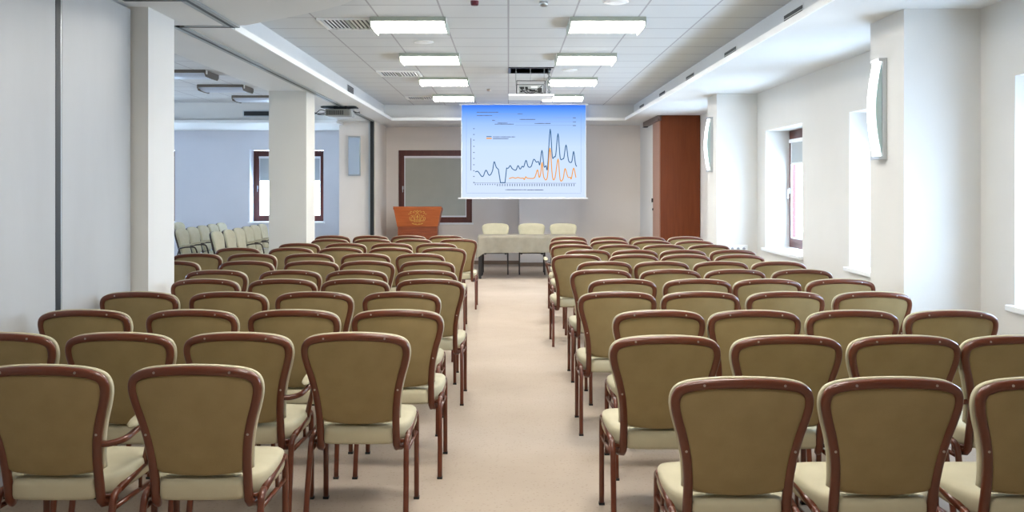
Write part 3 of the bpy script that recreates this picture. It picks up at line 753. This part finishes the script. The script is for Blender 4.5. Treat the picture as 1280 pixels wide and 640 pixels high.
left = [
 (456.5, [51, 242]), (416, [-1, 147.5, 296, 443.5]), (387.3, [103.5, 238.5, 366.5, 496.5]), (364.8, [172.5, 284.5, 392, 501.5]),
 (348.8, [255.5, 352.3, 443.5, 537.5]), (337.8, [269.5, 362, 445.2, 532.5]), (326.2, [214.5, 307.5, 388.6, 458.5, 534]),
 (316.9, [245.5, 314.4, 386, 456.7, 525]), (309.6, [297, 363.3, 425.3, 488, 554.5]), (303.9, [373.5, 431.8, 489.3, 545.5]),
 (298.6, [412, 465.2, 516.5, 572.5]), (294.4, [415, 463, 510.5, 558])]
right = [
 (472, [929, 1117.5, 1311.5]), (419.7, [832.5, 985, 1132.5, 1274]), (388, [824.5, 944, 1067.5, 1191.5]), (364.7, [772, 876, 983, 1092]),
 (348.8, [778.5, 872.5, 960, 1052]), (336.8, [751.5, 838.5, 919.5, 1003.6]), (326.7, [756, 827.5, 901.7, 974.3]),
 (318.2, [720.8, 792.5, 857.5, 925]), (312.2, [734.5, 793.7, 854, 916.6]), (305.7, [715.3, 774.1, 830, 886.7]),
 (300.6, [711.2, 762.5, 815.5, 868.4]), (295.8, [711.2, 761, 809.3, 857.5])]
place(left, 'left', 'chairs left of the aisle', {(0, 0): ('l', 'r'), (1, 2): ('r',), (1, 1): ('r',)},
      {(0, 0): 'tan-backed armchair in the nearest left row, cut by the left picture edge', (0, 1): 'tan-backed chair in the nearest left row, standing right of the cut-off armchair',
       (1, 2): 'tan-backed chair with padded right arm, second left row, second seat from aisle', (1, 3): 'tan-backed chair with all legs in view, nearest one left of the bare aisle carpet',
       (1, 0): 'tan-backed chair half cut by the left picture edge, second left row'})
place(right, 'right', 'chairs right of the aisle', {(1, 3): ('l',), (10, 0): ('l',)},
      {(0, 0): 'tan-backed chair nearest right of the aisle, first row, lower middle right', (0, 1): 'tan-backed chair in the middle of the nearest three right of the aisle', (0, 2): 'tan-backed chair in the nearest right row, cut by the right picture edge',
       (1, 3): 'tan-backed chair with left arm, second right row, against the right picture edge'})
# chairs behind the table, facing the audience
for i, (cx, w_) in enumerate(((619.5, 'left'), (664.3, 'middle'), (704, 'right'))):
    Y = 17.80; make_chair(((cx - VX) / F * Y, Y, 0), PI, 'cream chair behind the clothed table, %s of three facing the audience' % w_, 'chairs behind the table', (), False, MDD)
# chairs in the adjoining room, facing sideways
for i, (cx, Y) in enumerate(((268, 14.45), (283, 15.05), (295.5, 15.70), (306.5, 16.30), (316, 16.90), (325.5, 17.50))):
    make_chair(((cx - VX) / F * Y, Y, 0), -PI / 2, 'pale chair in far room near row beside beige pillar, %s from the camera' % ordn[i], 'near chair row of the adjoining room', ('r',) if i in (3, 4, 5) else (), False, MDD)
for i, (cx, Y) in enumerate(((224, 15.40), (238, 16.05), (251, 16.72), (263.5, 17.40), (274.5, 18.05))):
    make_chair(((cx - VX) / F * Y, Y, 0), -PI / 2, 'pale armchair in far room middle row by bluish wall, %s from the camera' % ordn[i], 'middle chair row of the adjoining room', ('r',) if i < 3 else (), False, MDD)
for i, (cx, Y) in enumerate(((221.5, 18.3), )):
    make_chair(((cx - VX) / F * Y, Y, 0), -PI / 2, 'pale chair in the far room peeking behind the middle row at the pillar edge', 'rear chairs of the adjoining room', (), False, MDD)

# ------------------------------------------------------------------ light and camera
w = bpy.data.worlds.new('World'); bpy.context.scene.world = w; w.use_nodes = True
bg = w.node_tree.nodes['Background']; bg.inputs[0].default_value = (.55, .75, 1.0, 1); bg.inputs[1].default_value = 18.0
def portal(x, y, z, rot, sx_, sy_):
    l = bpy.data.lights.new('window_portal', 'AREA'); l.shape = 'RECTANGLE'; l.size = sx_; l.size_y = sy_; l.cycles.is_portal = True
    o_ = bpy.data.objects.new('window_portal', l); C.objects.link(o_); o_.location = (x, y, z); o_.rotation_euler = rot
for a, b_ in wins: portal(XF + .09, (a + b_) / 2, 1.57, (0, PI / 2, 0), 1.55, 1.55)
for a, b_ in fill_wins: portal(-9.91, (a + b_) / 2, 1.62, (0, -PI / 2, 0), 1.5, 1.5)
for cx in (-1.53, -4.63, -7.73): portal(cx, YB + .41, 1.62, (-PI / 2, 0, 0), 1.55, 1.55)

cam = bpy.data.cameras.new('camera'); co = bpy.data.objects.new('camera', cam); C.objects.link(co)
co.location = (0, 0, H); co.rotation_euler = (PI / 2, 0, 0)
cam.sensor_width = 36; cam.lens = F / 1280 * 36
cam.shift_x = (640 - VX) / 1280; cam.shift_y = -(320 - VY) / 1280
cam.clip_start = .05; cam.clip_end = 200
sc = bpy.context.scene; sc.camera = co
sc.view_settings.view_transform = 'Standard'; sc.view_settings.look = 'None'; sc.view_settings.gamma = 1
sc.view_settings.use_curve_mapping = False; sc.view_settings.exposure = 0.40
